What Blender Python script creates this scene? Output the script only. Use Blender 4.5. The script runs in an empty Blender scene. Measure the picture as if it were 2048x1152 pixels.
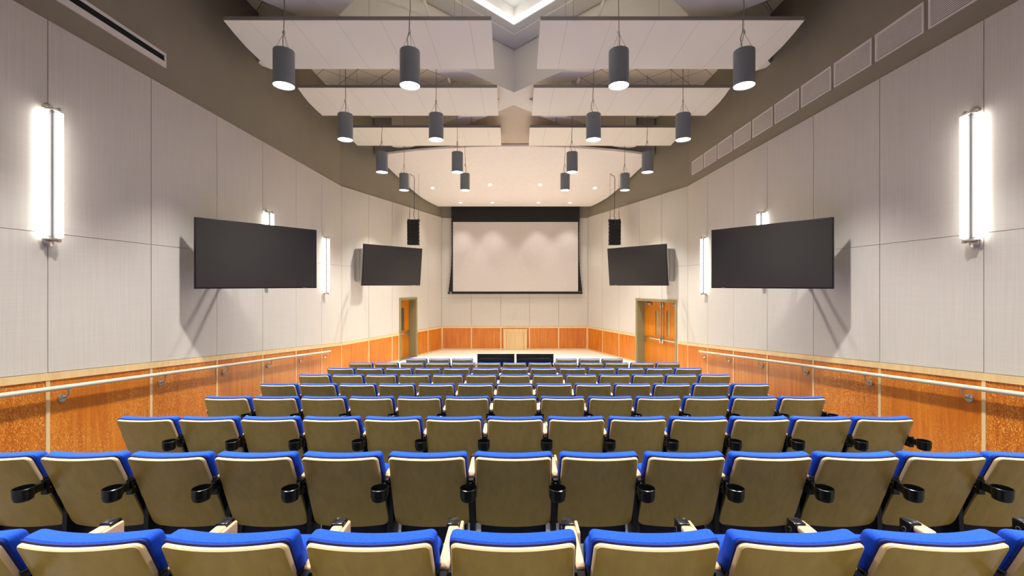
import bpy, bmesh, math, random
from mathutils import Vector, Matrix
random.seed(7)
scene = bpy.context.scene
C = scene.collection
CH = 2.77            # camera height above the flat front floor; world z = z relative to camera + CH
PI = math.pi

# ------------------------------------------------------------------ camera, world, exposure
cam_d = bpy.data.cameras.new('camera'); cam = bpy.data.objects.new('camera', cam_d); C.objects.link(cam)
cam.location = (0, 0, CH); cam.rotation_euler = (PI/2, 0, 0)
cam_d.sensor_width = 36.0; cam_d.lens = 870*36.0/2048
cam_d.shift_x = -4/2048; cam_d.shift_y = -6/2048
cam_d.clip_start = .05
scene.camera = cam
scene.view_settings.view_transform = 'Standard'; scene.view_settings.look = 'None'
scene.view_settings.gamma = 1; scene.view_settings.use_curve_mapping = False
scene.view_settings.exposure = 0.45
w = bpy.data.worlds.new('world'); scene.world = w; w.use_nodes = True
w.node_tree.nodes['Background'].inputs[0].default_value = (.8, .85, .9, 1)
w.node_tree.nodes['Background'].inputs[1].default_value = .3
try:
    scene.cycles.max_bounces = 8; scene.cycles.diffuse_bounces = 7; scene.cycles.sample_clamp_indirect = 6
except Exception: pass

P_PENDANT = 600.0     # watts of each pendant spot
P_DOWN = 105.0        # recessed downlights
E_TUBE = 5.8         # emission of sconce tubes
E_COVE = 4.0
E_LENS = 14.0

# ------------------------------------------------------------------ materials
def lin(c):
    return tuple(((v/255)/12.92 if v/255 <= .04045 else ((v/255+.055)/1.055)**2.4) for v in c)
def newmat(name):
    m = bpy.data.materials.new(name); m.use_nodes = True
    return m, m.node_tree, m.node_tree.nodes['Principled BSDF']
def N(nt, t, **kw):
    n = nt.nodes.new(t)
    for k, v in kw.items(): setattr(n, k, v)
    return n
def plain(name, c, rough=.6, metal=0, spec=.5, vary=.0, vscale=8, bump=0, bscale=200, mapping=(1, 1, 1)):
    m, nt, b = newmat(name)
    b.inputs['Base Color'].default_value = (*lin(c), 1)
    b.inputs['Roughness'].default_value = rough; b.inputs['Metallic'].default_value = metal
    b.inputs['Specular IOR Level'].default_value = spec
    tc = N(nt, 'ShaderNodeTexCoord'); mp = N(nt, 'ShaderNodeMapping'); mp.inputs['Scale'].default_value = mapping
    nt.links.new(tc.outputs['Object'], mp.inputs[0])
    no = N(nt, 'ShaderNodeTexNoise'); no.inputs['Scale'].default_value = vscale; no.inputs['Detail'].default_value = 4
    nt.links.new(mp.outputs[0], no.inputs['Vector'])
    v = vary or .02
    rp = N(nt, 'ShaderNodeValToRGB'); L = lin(c)
    rp.color_ramp.elements[0].position = .3; rp.color_ramp.elements[1].position = .7
    rp.color_ramp.elements[0].color = (*[x*(1-v) for x in L], 1); rp.color_ramp.elements[1].color = (*[min(1, x*(1+v)) for x in L], 1)
    nt.links.new(no.outputs['Fac'], rp.inputs[0]); nt.links.new(rp.outputs[0], b.inputs['Base Color'])
    if bump:
        n2 = N(nt, 'ShaderNodeTexNoise'); n2.inputs['Scale'].default_value = bscale
        nt.links.new(mp.outputs[0], n2.inputs['Vector'])
        bp = N(nt, 'ShaderNodeBump'); bp.inputs['Strength'].default_value = bump; bp.inputs['Distance'].default_value = .002
        nt.links.new(n2.outputs['Fac'], bp.inputs['Height']); nt.links.new(bp.outputs[0], b.inputs['Normal'])
    return m
def emit(name, c, s):
    m, nt, b = newmat(name)
    b.inputs['Base Color'].default_value = (.8, .8, .8, 1)
    b.inputs['Emission Color'].default_value = (*lin(c), 1); b.inputs['Emission Strength'].default_value = s
    return m
def wood(name, dark, mid, light, scale=1.0, figure=.5, rough=.35, axis='Z', fleck=62, base=.12):
    """vertical grain plus lacewood flecks"""
    m, nt, b = newmat(name); b.inputs['Roughness'].default_value = rough
    tc = N(nt, 'ShaderNodeTexCoord'); oi = N(nt, 'ShaderNodeObjectInfo')
    ad = N(nt, 'ShaderNodeVectorMath', operation='ADD')
    mul = N(nt, 'ShaderNodeMath', operation='MULTIPLY'); mul.inputs[1].default_value = 37.0
    nt.links.new(oi.outputs['Random'], mul.inputs[0])
    nt.links.new(tc.outputs['Object'], ad.inputs[0]); nt.links.new(mul.outputs[0], ad.inputs[1])
    m1 = N(nt, 'ShaderNodeMapping'); s = 14*scale
    m1.inputs['Scale'].default_value = {'Z': (s, s, s*.07), 'Y': (s, s*.07, s)}[axis]
    nt.links.new(ad.outputs[0], m1.inputs[0])
    n1 = N(nt, 'ShaderNodeTexNoise'); n1.inputs['Scale'].default_value = 1.0; n1.inputs['Detail'].default_value = 6; n1.inputs['Distortion'].default_value = .6
    nt.links.new(m1.outputs[0], n1.inputs['Vector'])
    m2 = N(nt, 'ShaderNodeMapping'); f = fleck*scale
    m2.inputs['Scale'].default_value = {'Z': (f, f, f*.55), 'Y': (f, f*.5, f)}[axis]
    nt.links.new(ad.outputs[0], m2.inputs[0])
    n2 = N(nt, 'ShaderNodeTexNoise'); n2.inputs['Scale'].default_value = 1.0; n2.inputs['Detail'].default_value = 1; n2.inputs['Distortion'].default_value = 3.0
    nt.links.new(m2.outputs[0], n2.inputs['Vector'])
    r1 = N(nt, 'ShaderNodeValToRGB'); e = r1.color_ramp.elements
    e[0].position = .3; e[0].color = (*lin(dark), 1); e[1].position = .72; e[1].color = (*lin(mid), 1)
    nt.links.new(n1.outputs['Fac'], r1.inputs[0])
    r2 = N(nt, 'ShaderNodeValToRGB'); e = r2.color_ramp.elements
    e[0].position = .53; e[0].color = (0, 0, 0, 1); e[1].position = .62; e[1].color = (1, 1, 1, 1)
    nt.links.new(n2.outputs['Fac'], r2.inputs[0])
    # per-panel amount of figure
    n3 = N(nt, 'ShaderNodeTexNoise'); n3.inputs['Scale'].default_value = 1.1
    nt.links.new(ad.outputs[0], n3.inputs['Vector'])
    r3 = N(nt, 'ShaderNodeMapRange'); r3.inputs[1].default_value = .38; r3.inputs[2].default_value = .62; r3.inputs[3].default_value = base*figure; r3.inputs[4].default_value = figure
    nt.links.new(n3.outputs['Fac'], r3.inputs[0])
    fm = N(nt, 'ShaderNodeMath', operation='MULTIPLY'); nt.links.new(r2.outputs[0], fm.inputs[0]); nt.links.new(r3.outputs[0], fm.inputs[1])
    mx = N(nt, 'ShaderNodeMix', data_type='RGBA'); mx.inputs[7].default_value = (*lin(light), 1)
    nt.links.new(fm.outputs[0], mx.inputs[0]); nt.links.new(r1.outputs[0], mx.inputs[6])
    nt.links.new(mx.outputs[2], b.inputs['Base Color'])
    return m
def fabricwall(name, c):
    m, nt, b = newmat(name); b.inputs['Roughness'].default_value = .9; b.inputs['Specular IOR Level'].default_value = .15
    tc = N(nt, 'ShaderNodeTexCoord'); L = lin(c)
    mix = None
    outs = []
    for sc in ((110, 110, 1.2), (2.0, 2.0, 90)):
        mp = N(nt, 'ShaderNodeMapping'); mp.inputs['Scale'].default_value = sc
        nt.links.new(tc.outputs['Object'], mp.inputs[0])
        no = N(nt, 'ShaderNodeTexNoise'); no.inputs['Scale'].default_value = 1.0; no.inputs['Detail'].default_value = 3
        nt.links.new(mp.outputs[0], no.inputs['Vector']); outs.append(no)
    a = N(nt, 'ShaderNodeMath', operation='MULTIPLY_ADD'); a.inputs[1].default_value = .7
    s2 = N(nt, 'ShaderNodeMath', operation='MULTIPLY'); s2.inputs[1].default_value = .3
    nt.links.new(outs[1].outputs['Fac'], s2.inputs[0]); nt.links.new(outs[0].outputs['Fac'], a.inputs[0]); nt.links.new(s2.outputs[0], a.inputs[2])
    rp = N(nt, 'ShaderNodeValToRGB'); e = rp.color_ramp.elements
    e[0].position = .3; e[1].position = .7
    e[0].color = (*[x*.92 for x in L], 1); e[1].color = (*[min(1, x*1.05) for x in L], 1)
    nt.links.new(a.outputs[0], rp.inputs[0]); nt.links.new(rp.outputs[0], b.inputs['Base Color'])
    bp = N(nt, 'ShaderNodeBump'); bp.inputs['Strength'].default_value = .25; bp.inputs['Distance'].default_value = .002
    nt.links.new(a.outputs[0], bp.inputs['Height']); nt.links.new(bp.outputs[0], b.inputs['Normal'])
    return m
def gridmat(name, c, line, pitch, width, diag=True, both=True, offset=0.0):
    """flat paint with joint lines: 45 degree tile grid, or lines across x only"""
    m, nt, b = newmat(name); b.inputs['Roughness'].default_value = .85; b.inputs['Specular IOR Level'].default_value = .2
    tc = N(nt, 'ShaderNodeTexCoord'); mp = N(nt, 'ShaderNodeMapping')
    if diag: mp.inputs['Rotation'].default_value = (0, 0, PI/4)
    mp.inputs['Location'].default_value = (offset, 0, 0)
    nt.links.new(tc.outputs['Object'], mp.inputs[0])
    sp = N(nt, 'ShaderNodeSeparateXYZ'); nt.links.new(mp.outputs[0], sp.inputs[0])
    res = []
    for ax in ((0, 1) if both else (0,)):
        d = N(nt, 'ShaderNodeMath', operation='DIVIDE'); d.inputs[1].default_value = pitch
        nt.links.new(sp.outputs[ax], d.inputs[0])
        f = N(nt, 'ShaderNodeMath', operation='FRACT'); nt.links.new(d.outputs[0], f.inputs[0])
        l = N(nt, 'ShaderNodeMath', operation='LESS_THAN'); l.inputs[1].default_value = width/pitch
        nt.links.new(f.outputs[0], l.inputs[0]); res.append(l)
    out = res[0].outputs[0]
    if both:
        mxn = N(nt, 'ShaderNodeMath', operation='MAXIMUM'); nt.links.new(res[0].outputs[0], mxn.inputs[0]); nt.links.new(res[1].outputs[0], mxn.inputs[1]); out = mxn.outputs[0]
    mx = N(nt, 'ShaderNodeMix', data_type='RGBA'); mx.inputs[6].default_value = (*lin(c), 1); mx.inputs[7].default_value = (*lin(line), 1)
    nt.links.new(out, mx.inputs[0]); nt.links.new(mx.outputs[2], b.inputs['Base Color'])
    return m

M = {}
M['fabric'] = fabricwall('wall_fabric', (208, 202, 192))
M['olive'] = plain('olive_paint', (144, 136, 118), .8, vary=.03, vscale=2)
M['gapdark'] = plain('joint_dark', (58, 54, 48), .9)
M['lace'] = wood('lacewood', (184, 92, 16), (216, 128, 30), (240, 172, 78), 1.0, .75)
M['lacefig'] = wood('lacewood_figured', (176, 84, 12), (208, 116, 24), (236, 168, 76), 1.0, 1.0, fleck=38, base=.8)
M['lacemid'] = wood('lacewood_mild', (182, 90, 16), (214, 126, 30), (240, 174, 82), 1.0, .8, fleck=38, base=.1)
M['doorwood'] = wood('door_veneer', (196, 112, 16), (216, 134, 30), (222, 146, 48), .6, .12)
M['maple'] = wood('maple_trim', (222, 188, 134), (236, 206, 154), (240, 212, 166), .8, .25, .4)
M['maplearm'] = wood('maple_arm', (208, 168, 124), (222, 184, 142), (228, 190, 148), 2.0, .2, .35, 'Y')
M['ply'] = wood('maple_laminate', (182, 154, 74), (200, 170, 88), (190, 160, 78), 1.6, .25, .3)
M['plyedge'] = plain('plywood_edge', (232, 202, 152), .4, vary=.03, vscale=30)
M['blue'] = plain('blue_upholstery', (26, 74, 182), .85, spec=.2, vary=.3, vscale=260, bump=.5, bscale=300)
M['blue2'] = plain('blue_seat_cloth', (26, 70, 176), .9, spec=.15, vary=.2, vscale=420, bump=.4, bscale=500)
M['shaded_navy'] = plain('seat_pan_shaded_navy', (16, 20, 48), .6)  # dark lower cover; shade beneath the seat is put into the navy too
M['navy'] = plain('navy_piping', (14, 30, 110), .8)
M['black'] = plain('black_gloss_plastic', (12, 12, 12), .22)
M['blacksteel'] = plain('black_painted_steel', (16, 17, 22), .45)
M['blackmat'] = plain('black_cloth', (24, 24, 23), .85)
M['tvscreen'] = plain('tv_glass', (47, 45, 43), .28, vary=.02, vscale=1)
M['tvbezel'] = plain('tv_bezel', (14, 13, 13), .35)
M['grey'] = plain('grey_enclosure', (150, 144, 138), .5)
M['chrome'] = plain('satin_nickel', (206, 204, 198), .25, 1.0)
M['spine'] = plain('sconce_spine', (92, 88, 92), .5)
M['alu'] = plain('brushed_aluminium', (190, 186, 178), .4, .9)
M['rail'] = plain('rail_paint', (214, 204, 184), .4)
M['housing'] = plain('pendant_grey', (128, 134, 138), .38)
M['cable'] = plain('cable_grey', (120, 118, 114), .5)
M['baffle'] = gridmat('baffle_white', (242, 236, 222), (204, 196, 189), .72, .006, False, False, .29)
M['baffleshade'] = plain('baffle_edge_shaded', (140, 132, 126), .6)  # front edge of the white panel; its poor light is put into this grey
M['tile'] = gridmat('ceiling_tile', (232, 221, 204), (130, 116, 98), .64, .016)
M['ceilgrey'] = plain('ceiling_grey', (205, 204, 200), .8)
M['beam'] = plain('beam_paint', (232, 226, 216), .8, vary=.02, vscale=1)
M['infill'] = plain('soffit_paint', (200, 184, 164), .8)
M['bulk'] = gridmat('bulkhead_panel', (150, 143, 136), (110, 104, 98), 1.2, .01, False, False)
M['cloud'] = plain('cloud_white', (246, 238, 230), .75)
M['white'] = plain('white_paint', (235, 232, 226), .6)
M['grille'] = plain('grille_metal', (226, 220, 212), .5)
M['slotdark'] = plain('slot_black', (12, 12, 12), .8)
M['screen'] = plain('screen_cloth', (206, 197, 190), .8)
M['frame'] = plain('door_frame_olive', (142, 134, 96), .55)
M['carpet'] = plain('carpet', (84, 86, 90), .95, vary=.45, vscale=120, mapping=(1, 3, 1))
M['stage'] = plain('pale_floor', (240, 231, 214), .4, vary=.03, vscale=4)
M['glass'] = plain('lite_glass', (90, 90, 84), .08)
M['glasslit'] = plain('lite_glass_corridor_light', (170, 150, 108), .1)  # opaque pane; light of the corridor behind is put into its colour
M['tabletop'] = plain('table_underside_black', (14, 14, 15), .3)
M['tube'] = emit('sconce_tube', (255, 250, 244), E_TUBE)
M['lens'] = emit('pendant_lens', (255, 252, 246), E_LENS)
M['cove'] = emit('cove_strip', (255, 252, 246), E_COVE)
M['dlens'] = emit('downlight_lens', (255, 248, 238), 8)

# ------------------------------------------------------------------ mesh helpers
class MB:
    def __init__(s): s.v = []; s.f = []; s.mi = []; s.cur = 0
    def add(s, vs, fs):
        o = len(s.v); s.v += [tuple(p) for p in vs]
        for f in fs: s.f.append(tuple(i+o for i in f)); s.mi.append(s.cur)
        return s
    def box(s, x0, x1, y0, y1, z0, z1):
        vs = [(x, y, z) for z in (z0, z1) for y in (y0, y1) for x in (x0, x1)]
        return s.add(vs, [(0, 2, 3, 1), (4, 5, 7, 6), (0, 1, 5, 4), (2, 6, 7, 3), (0, 4, 6, 2), (1, 3, 7, 5)])
    def hexa(s, b, t):   # bottom quad, top quad
        return s.add(list(b)+list(t), [(3, 2, 1, 0), (4, 5, 6, 7), (0, 1, 5, 4), (1, 2, 6, 5), (2, 3, 7, 6), (3, 0, 4, 7)])
    def rbox(s, x0, x1, y0, y1, z0, z1, r=.01, seg=2):
        bm = bmesh.new(); bmesh.ops.create_cube(bm, size=1)
        for v in bm.verts: v.co = Vector(((x0+x1)/2+v.co.x*(x1-x0), (y0+y1)/2+v.co.y*(y1-y0), (z0+z1)/2+v.co.z*(z1-z0)))
        bmesh.ops.bevel(bm, geom=list(bm.edges), offset=r, segments=seg, profile=.5, affect='EDGES')
        bm.verts.index_update()
        s.add([v.co[:] for v in bm.verts], [[v.index for v in f.verts] for f in bm.faces]); bm.free()
        return s
    def prism(s, poly, z0, z1):
        n = len(poly)
        vs = [(x, y, z0) for x, y in poly]+[(x, y, z1) for x, y in poly]
        fs = [tuple(range(n-1, -1, -1)), tuple(range(n, 2*n))]+[(i, (i+1) % n, (i+1) % n+n, i+n) for i in range(n)]
        return s.add(vs, fs)
    def tube(s, pts, r, n=8, cap=True):
        pts = [Vector(p) for p in pts]; rings = []
        for i, p in enumerate(pts):
            d = (pts[min(i+1, len(pts)-1)]-pts[max(i-1, 0)]).normalized()
            a = Vector((0, 0, 1)) if abs(d.z) < .9 else Vector((1, 0, 0))
            u = d.cross(a).normalized(); v = d.cross(u).normalized()
            rr = r[i] if isinstance(r, (list, tuple)) else r
            rings.append([p+u*math.cos(2*PI*k/n)*rr+v*math.sin(2*PI*k/n)*rr for k in range(n)])
        vs = [q for R_ in rings for q in R_]; fs = []
        for i in range(len(pts)-1):
            for k in range(n): fs.append((i*n+k, i*n+(k+1) % n, (i+1)*n+(k+1) % n, (i+1)*n+k))
        if cap: fs += [tuple(range(n-1, -1, -1)), tuple((len(pts)-1)*n+k for k in range(n))]
        return s.add(vs, fs)
    def lathe(s, prof, cx=0, cy=0, n=28, close=False):
        """prof: list of (r, z)"""
        vs = []; fs = []
        for r, z in prof:
            for k in range(n): vs.append((cx+r*math.cos(2*PI*k/n), cy+r*math.sin(2*PI*k/n), z))
        m = len(prof)
        for i in range(m-1):
            for k in range(n): fs.append((i*n+k, i*n+(k+1) % n, (i+1)*n+(k+1) % n, (i+1)*n+k))
        if close:
            fs += [tuple(range(n-1, -1, -1)), tuple((m-1)*n+k for k in range(n))]
        return s.add(vs, fs)
    def xf(s, fn):
        s.v = [tuple(fn(Vector(p))) for p in s.v]; return s
def build(name, mb, mats, parent=None, smooth=False, loc=None, rotz=0, recalc=True):
    me = bpy.data.meshes.new(name); me.from_pydata(mb.v, [], mb.f)
    if not isinstance(mats, (list, tuple)): mats = [mats]
    for m in mats: me.materials.append(M[m])
    for p, i in zip(me.polygons, mb.mi): p.material_index = i
    if recalc:
        bm = bmesh.new(); bm.from_mesh(me); bmesh.ops.recalc_face_normals(bm, faces=bm.faces); bm.to_mesh(me); bm.free()
    if smooth:
        for p in me.polygons: p.use_smooth = True
        me.set_sharp_from_angle(angle=math.radians(38))
    o = bpy.data.objects.new(name, me); C.objects.link(o)
    if parent: o.parent = parent
    if loc: o.location = loc
    if rotz: o.rotation_euler = (0, 0, rotz)
    return o
def thing(name, label, cat, loc, rotz=0, group=None):
    """Empty at the thing's base; loc z is relative to the camera"""
    o = bpy.data.objects.new(name, None); C.objects.link(o); o.empty_display_size = .1
    o.location = (loc[0], loc[1], loc[2]+CH); o.rotation_euler = (0, 0, rotz)
    o['label'] = label; o['category'] = cat
    if group: o['group'] = group
    return o
def struct(name, mb, mats, label=None, smooth=False):
    o = build(name, mb, mats, smooth=smooth); o.location = (0, 0, CH); o['kind'] = 'structure'
    if label: o['label'] = label
    return o
def dup(root, label, loc=None, rotz=None, group=None, skip=()):
    r = root.copy(); C.objects.link(r)
    if loc: r.location = (loc[0], loc[1], loc[2]+CH)
    if rotz is not None: r.rotation_euler = (0, 0, rotz)
    r['label'] = label
    if group: r['group'] = group
    for ch in list(root.children):
        if ch.name.split('.')[0] in skip or ch.get('_skip'): continue
        c = ch.copy(); C.objects.link(c); c.parent = r
        for g in ch.children:
            d = g.copy(); C.objects.link(d); d.parent = c
    return r

# ------------------------------------------------------------------ room numbers (relative to camera)
XL, XR = -5.23, 5.27
YB, YE = 13.19, 18.5         # bend of the side walls, end wall
Y0 = -4.0                    # rear wall
ZC = 5.60                    # ceiling
LIFT = .10; YF = 1.61+(2.77-1.735-LIFT)/.0892   # the slope ends at YF
def floor_z(y): return -(1.735+LIFT+.0892*(y-1.61)) if y < YF else -2.77
def wains_z(y): return -.946-.0918*(y-4.43) if y < YB else -1.75
PITCH = 1.39

# ------------------------------------------------------------------ floor
mb = MB()
ys = [Y0-.2, YF]
W = 6.2
mb.hexa([(-W, ys[0], floor_z(ys[0])-.2), (W, ys[0], floor_z(ys[0])-.2), (W, ys[1], -2.97), (-W, ys[1], -2.97)],
        [(-W, ys[0], floor_z(ys[0])), (W, ys[0], floor_z(ys[0])), (W, ys[1], -2.77), (-W, ys[1], -2.77)])
fl = struct('floor', mb, 'carpet', 'dark grey patterned carpet sloping down between the seat rows')
build('pale_wood_floor', MB().box(-W, W, YF, YE+.3, -2.97, -2.77), 'stage', fl)

# ------------------------------------------------------------------ side walls
def wall_frame(P, t, n):
    """returns a mapping of (s, depth into room, z) to xyz"""
    return lambda v: Vector((P[0]+t[0]*v.x+n[0]*v.y, P[1]+t[1]*v.x+n[1]*v.y, v.z))
def gapbox(s0, s1, z0a, z0b, z1, y0, y1):   # panel with sloping bottom
    return MB().hexa([(s0, y0, z0a), (s1, y0, z0b), (s1, y1, z0b), (s0, y1, z0a)], [(s0, y0, z1), (s1, y0, z1), (s1, y1, z1), (s0, y1, z1)])
def side_wall(side):
    sg = -1 if side == 'left' else 1
    X = XL if side == 'left' else XR
    # near straight part: s = y - Y0, depth into room toward centre
    F1 = wall_frame((X, Y0), (0, 1), (-sg, 0))
    XB = abs(X); dx = 3.08 if side == 'left' else 3.14
    L2 = math.hypot(XB-dx, YE-YB); t2 = (-sg*(XB-dx)/L2, (YE-YB)/L2); n2 = (-sg*t2[1], -abs(t2[0]))
    F2 = wall_frame((X, YB), t2, n2)
    door = (2.85, 3.89) if side == 'left' else (.48, 2.45)
    DZ = -.50
    wall = struct('wall_'+side, MB().box(0, YB-Y0+.02, -.25, -.03, -3.2, ZC).xf(F1), 'olive')
    w_ = MB()
    for (a, b, z0, z1) in ((0, door[0], -2.97, ZC), (door[1], L2+.1, -2.97, ZC), (door[0], door[1], DZ, ZC)):
        m2 = MB().box(a, b, -.33, -.03, z0, z1).xf(F2); w_.add(m2.v, m2.f)
    wall2 = struct('wall_front_'+side, w_, 'olive')
    def part(name, m, mat, F, smooth=False):
        return build(name, m.xf(F), mat, wall if F is F1 else wall2, smooth)
    # fabric panels over the wainscot: two tiers split at z = .585
    g = .005; seam = .585
    ks = [4.88+PITCH*k for k in range(-6, 6)]
    edges = [Y0]+[y for y in ks if y > Y0+.3]+[YB]
    ztop = lambda y: 2.97+.003*max(0, y-4)
    for a, b in zip(edges, edges[1:]):
        za, zb = wains_z(a)+.006, wains_z(b)+.006
        part('fabric_panel', MB().hexa([(a-Y0+g, -.028, za), (b-Y0-g, -.028, zb), (b-Y0-g, 0, zb), (a-Y0+g, 0, za)],
             [(a-Y0+g, -.028, seam-.003), (b-Y0-g, -.028, seam-.003), (b-Y0-g, 0, seam-.003), (a-Y0+g, 0, seam-.003)]), 'fabric', F1)
        part('fabric_panel', MB().hexa([(a-Y0+g, -.028, seam+.003), (b-Y0-g, -.028, seam+.003), (b-Y0-g, 0, seam+.003), (a-Y0+g, 0, seam+.003)],
             [(a-Y0+g, -.028, ztop(a)), (b-Y0-g, -.028, ztop(b)), (b-Y0-g, 0, ztop(b)), (a-Y0+g, 0, ztop(a))]), 'fabric', F1)
        # wainscot
        fa, fb = floor_z(a+.001), floor_z(b-.001)
        part('wainscot_panel', MB().hexa([(a-Y0, -.028, fa), (b-Y0, -.028, fb), (b-Y0, -.004, fb), (a-Y0, -.004, fa)],
             [(a-Y0, -.028, za-.02), (b-Y0, -.028, zb-.02), (b-Y0, -.004, zb-.02), (a-Y0, -.004, za-.02)]), 'lacefig' if (a < 4.8 or 6.2 < a < 7.0) else ('lacemid' if a < 6 else 'lace'), F1)
        s = .021
        part('wainscot_stile', MB().hexa([(b-Y0-s, -.02, fb), (b-Y0+s, -.02, fb), (b-Y0+s, .003, fb), (b-Y0-s, .003, fb)],
             [(b-Y0-s, -.02, zb-.05), (b-Y0+s, -.02, zb-.05), (b-Y0+s, .003, zb-.05), (b-Y0-s, .003, zb-.05)]), 'maple', F1)
    a, b = Y0, YB+.001
    rail = MB().hexa([(0, -.02, wains_z(a)-.085), (b-Y0, -.02, wains_z(YB-.001)-.085), (b-Y0, .008, wains_z(YB-.001)-.085), (0, .008, wains_z(a)-.085)],
                     [(0, -.02, wains_z(a)), (b-Y0, -.02, wains_z(YB-.001)), (b-Y0, .008, wains_z(YB-.001)), (0, .008, wains_z(a))])
    part('wainscot_cap', rail, 'maple', F1)
    # angled part
    seams = [0, 1.21, 2.42, 3.5, 4.70, L2]
    if side == 'right': seams = [0, 1.15, 2.28, 3.5, 4.62, L2]
    cuts = sorted(set(seams+list(door)))
    zt2 = lambda s: 2.995-.12*s/L2
    for a, b in zip(cuts, cuts[1:]):
        if b-a < .03: continue
        over = a >= door[0]-.001 and b <= door[1]+.001
        ga = g if a in seams else 0; gb = g if b in seams else 0
        z0 = DZ+.0 if over else -1.744
        zs = [z0, seam, None] if (b <= 1.22 and z0 < seam) else [z0, None]
        for zlo, zhi in zip(zs, zs[1:]):
            lo = zlo+(.003 if zlo == seam else 0)
            ta, tb = (zt2(a), zt2(b)) if zhi is None else (zhi-.003, zhi-.003)
            part('fabric_panel', MB().hexa([(a+ga, -.028, lo), (b-gb, -.028, lo), (b-gb, 0, lo), (a+ga, 0, lo)],
                 [(a+ga, -.028, ta), (b-gb, -.028, tb), (b-gb, 0, tb), (a+ga, 0, ta)]), 'fabric', F2)
        if not over:
            part('wainscot_panel', MB().box(a, b, -.028, -.004, -2.77, -1.77), 'lace', F2)
            part('wainscot_cap', MB().box(a, b, -.02, .008, -1.835, -1.75), 'maple', F2)
            part('base_trim', MB().box(a, b, -.02, .006, -2.77, -2.71), 'maple', F2)
    for s in seams[1:] + list(door):
        if door[0]+.03 < s < door[1]-.03: continue
        off = .05 if s == door[1] else (-.05 if s == door[0] else 0)
        part('wainscot_stile', MB().box(s-.021+off, min(s+.021+off, L2), -.02, .003, -2.77, -1.8), 'maple', F2)
    # door set into the angled wall
    dn = MB()
    fw = .055
    for (a, b, z0, z1) in ((door[0]-.0, door[0]+fw, -2.77, DZ), (door[1]-fw, door[1], -2.77, DZ), (door[0], door[1], DZ-fw, DZ)):
        q = MB().box(a, b, -.34, .018, z0, z1).xf(F2); dn.add(q.v, q.f)
    for (a, b, z0, z1) in ((door[0]-.03, door[0]+.012, -2.77, DZ+.03), (door[1]-.012, door[1]+.03, -2.77, DZ+.03), (door[0]+.012, door[1]-.012, DZ-.012, DZ+.03)):
        q = MB().box(a, b, .0, .024, z0, z1).xf(F2); dn.add(q.v, q.f)
    d = struct('door_1' if side == 'left' else 'door_2', dn, 'frame',
               'single wooden door with one narrow window, left of the stage' if side == 'left' else 'pair of wooden doors with push bars, right of the stage')
    def dpart(name, m, mat, par=None, smooth=False):
        return build(name, m.xf(F2), mat, par or d, smooth)
    a0, a1 = door[0]+fw, door[1]-fw
    leaves = [(a0, a1)] if side == 'left' else [(a0, (a0+a1)/2-.002), ((a0+a1)/2+.002, a1)]
    for i, (a, b) in enumerate(leaves):
        dz0, dz1 = -2.76, DZ-fw-.004
        yb, yf = -.36, -.31
        # free edge: away from hinge; window near the free edge
        meet = b if (side == 'left' or i == 0) else a
        sgn = -1 if meet == b else 1
        wa, wb = sorted((meet+sgn*(.19 if side == 'right' else .3), meet+sgn*(.36 if side == 'right' else .49)))
        wz0, wz1 = -1.72, -.86
        lf = MB()
        for (p, q, z0, z1) in ((a, wa, dz0, dz1), (wb, b, dz0, dz1), (wa, wb, dz0, wz0), (wa, wb, wz1, dz1)):
            lf.box(p, q, yb, yf, z0, z1)
        leaf = dpart('door_leaf', lf, 'doorwood')
        dpart('window_pane', MB().box(wa, wb, yb+.015, yb+.025, wz0, wz1), 'glasslit' if side == 'right' else 'glass', leaf)
        bead = MB()
        for (p, q, z0, z1) in ((wa-.012, wa+.006, wz0-.01, wz1+.01), (wb-.006, wb+.012, wz0-.01, wz1+.01), (wa, wb, wz0-.012, wz0+.004), (wa, wb, wz1-.004, wz1+.012)):
            bead.box(p, q, yf-.002, yf+.008, z0, z1)
        dpart('window_bead', bead, 'doorwood', leaf)
        far = a if meet == b else b
        pb = MB(); p, q = sorted((far-sgn*.02, meet+sgn*.03))
        pb.rbox(p, q, yf+.045, yf+.085, -1.86, -1.80, .008)
        pb.box(p, p+.05, yf, yf+.05, -1.85, -1.81); pb.box(q-.05, q, yf, yf+.05, -1.85, -1.81)
        dpart('push_bar', pb, 'chrome', leaf, True)
        rod = MB(); mr = meet+sgn*.055
        rod.rbox(mr-.03, mr+.03, yf, yf+.07, -1.96, -1.72, .01)
        if side == 'right':
            rod.tube([(mr, yf+.03, -1.75), (mr, yf+.03, -.72)], .013, 8)
            rod.rbox(mr-.025, mr+.025, yf, yf+.06, -.74, -.58, .01)
            dpart('vertical_rod', rod, 'chrome', leaf, True)
        else:
            dpart('latch_case', rod, 'chrome', leaf, True)
        cl = MB(); cs = far-sgn*.0; p, q = sorted((far-sgn*(-.0)+(-sgn)*.08*-1, far-sgn*.36*-1)) if False else sorted((far-sgn*.10, far-sgn*.40))
        cl.rbox(p, q, yf, yf+.07, -.69, -.62, .008)
        cl.box((p+q)/2-.01, (p+q)/2+.01, yf+.03, yf+.2, -.615, -.605)
        dpart('door_closer', cl, 'alu', leaf, True)
    # threshold
    dpart('threshold', MB().box(door[0], door[1], -.36, .0, -2.775, -2.762), 'alu')
    return wall, F1, F2, L2
wl, F1L, F2L, L2L = side_wall('left')
wr, F1R, F2R, L2R = side_wall('right')

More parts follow.
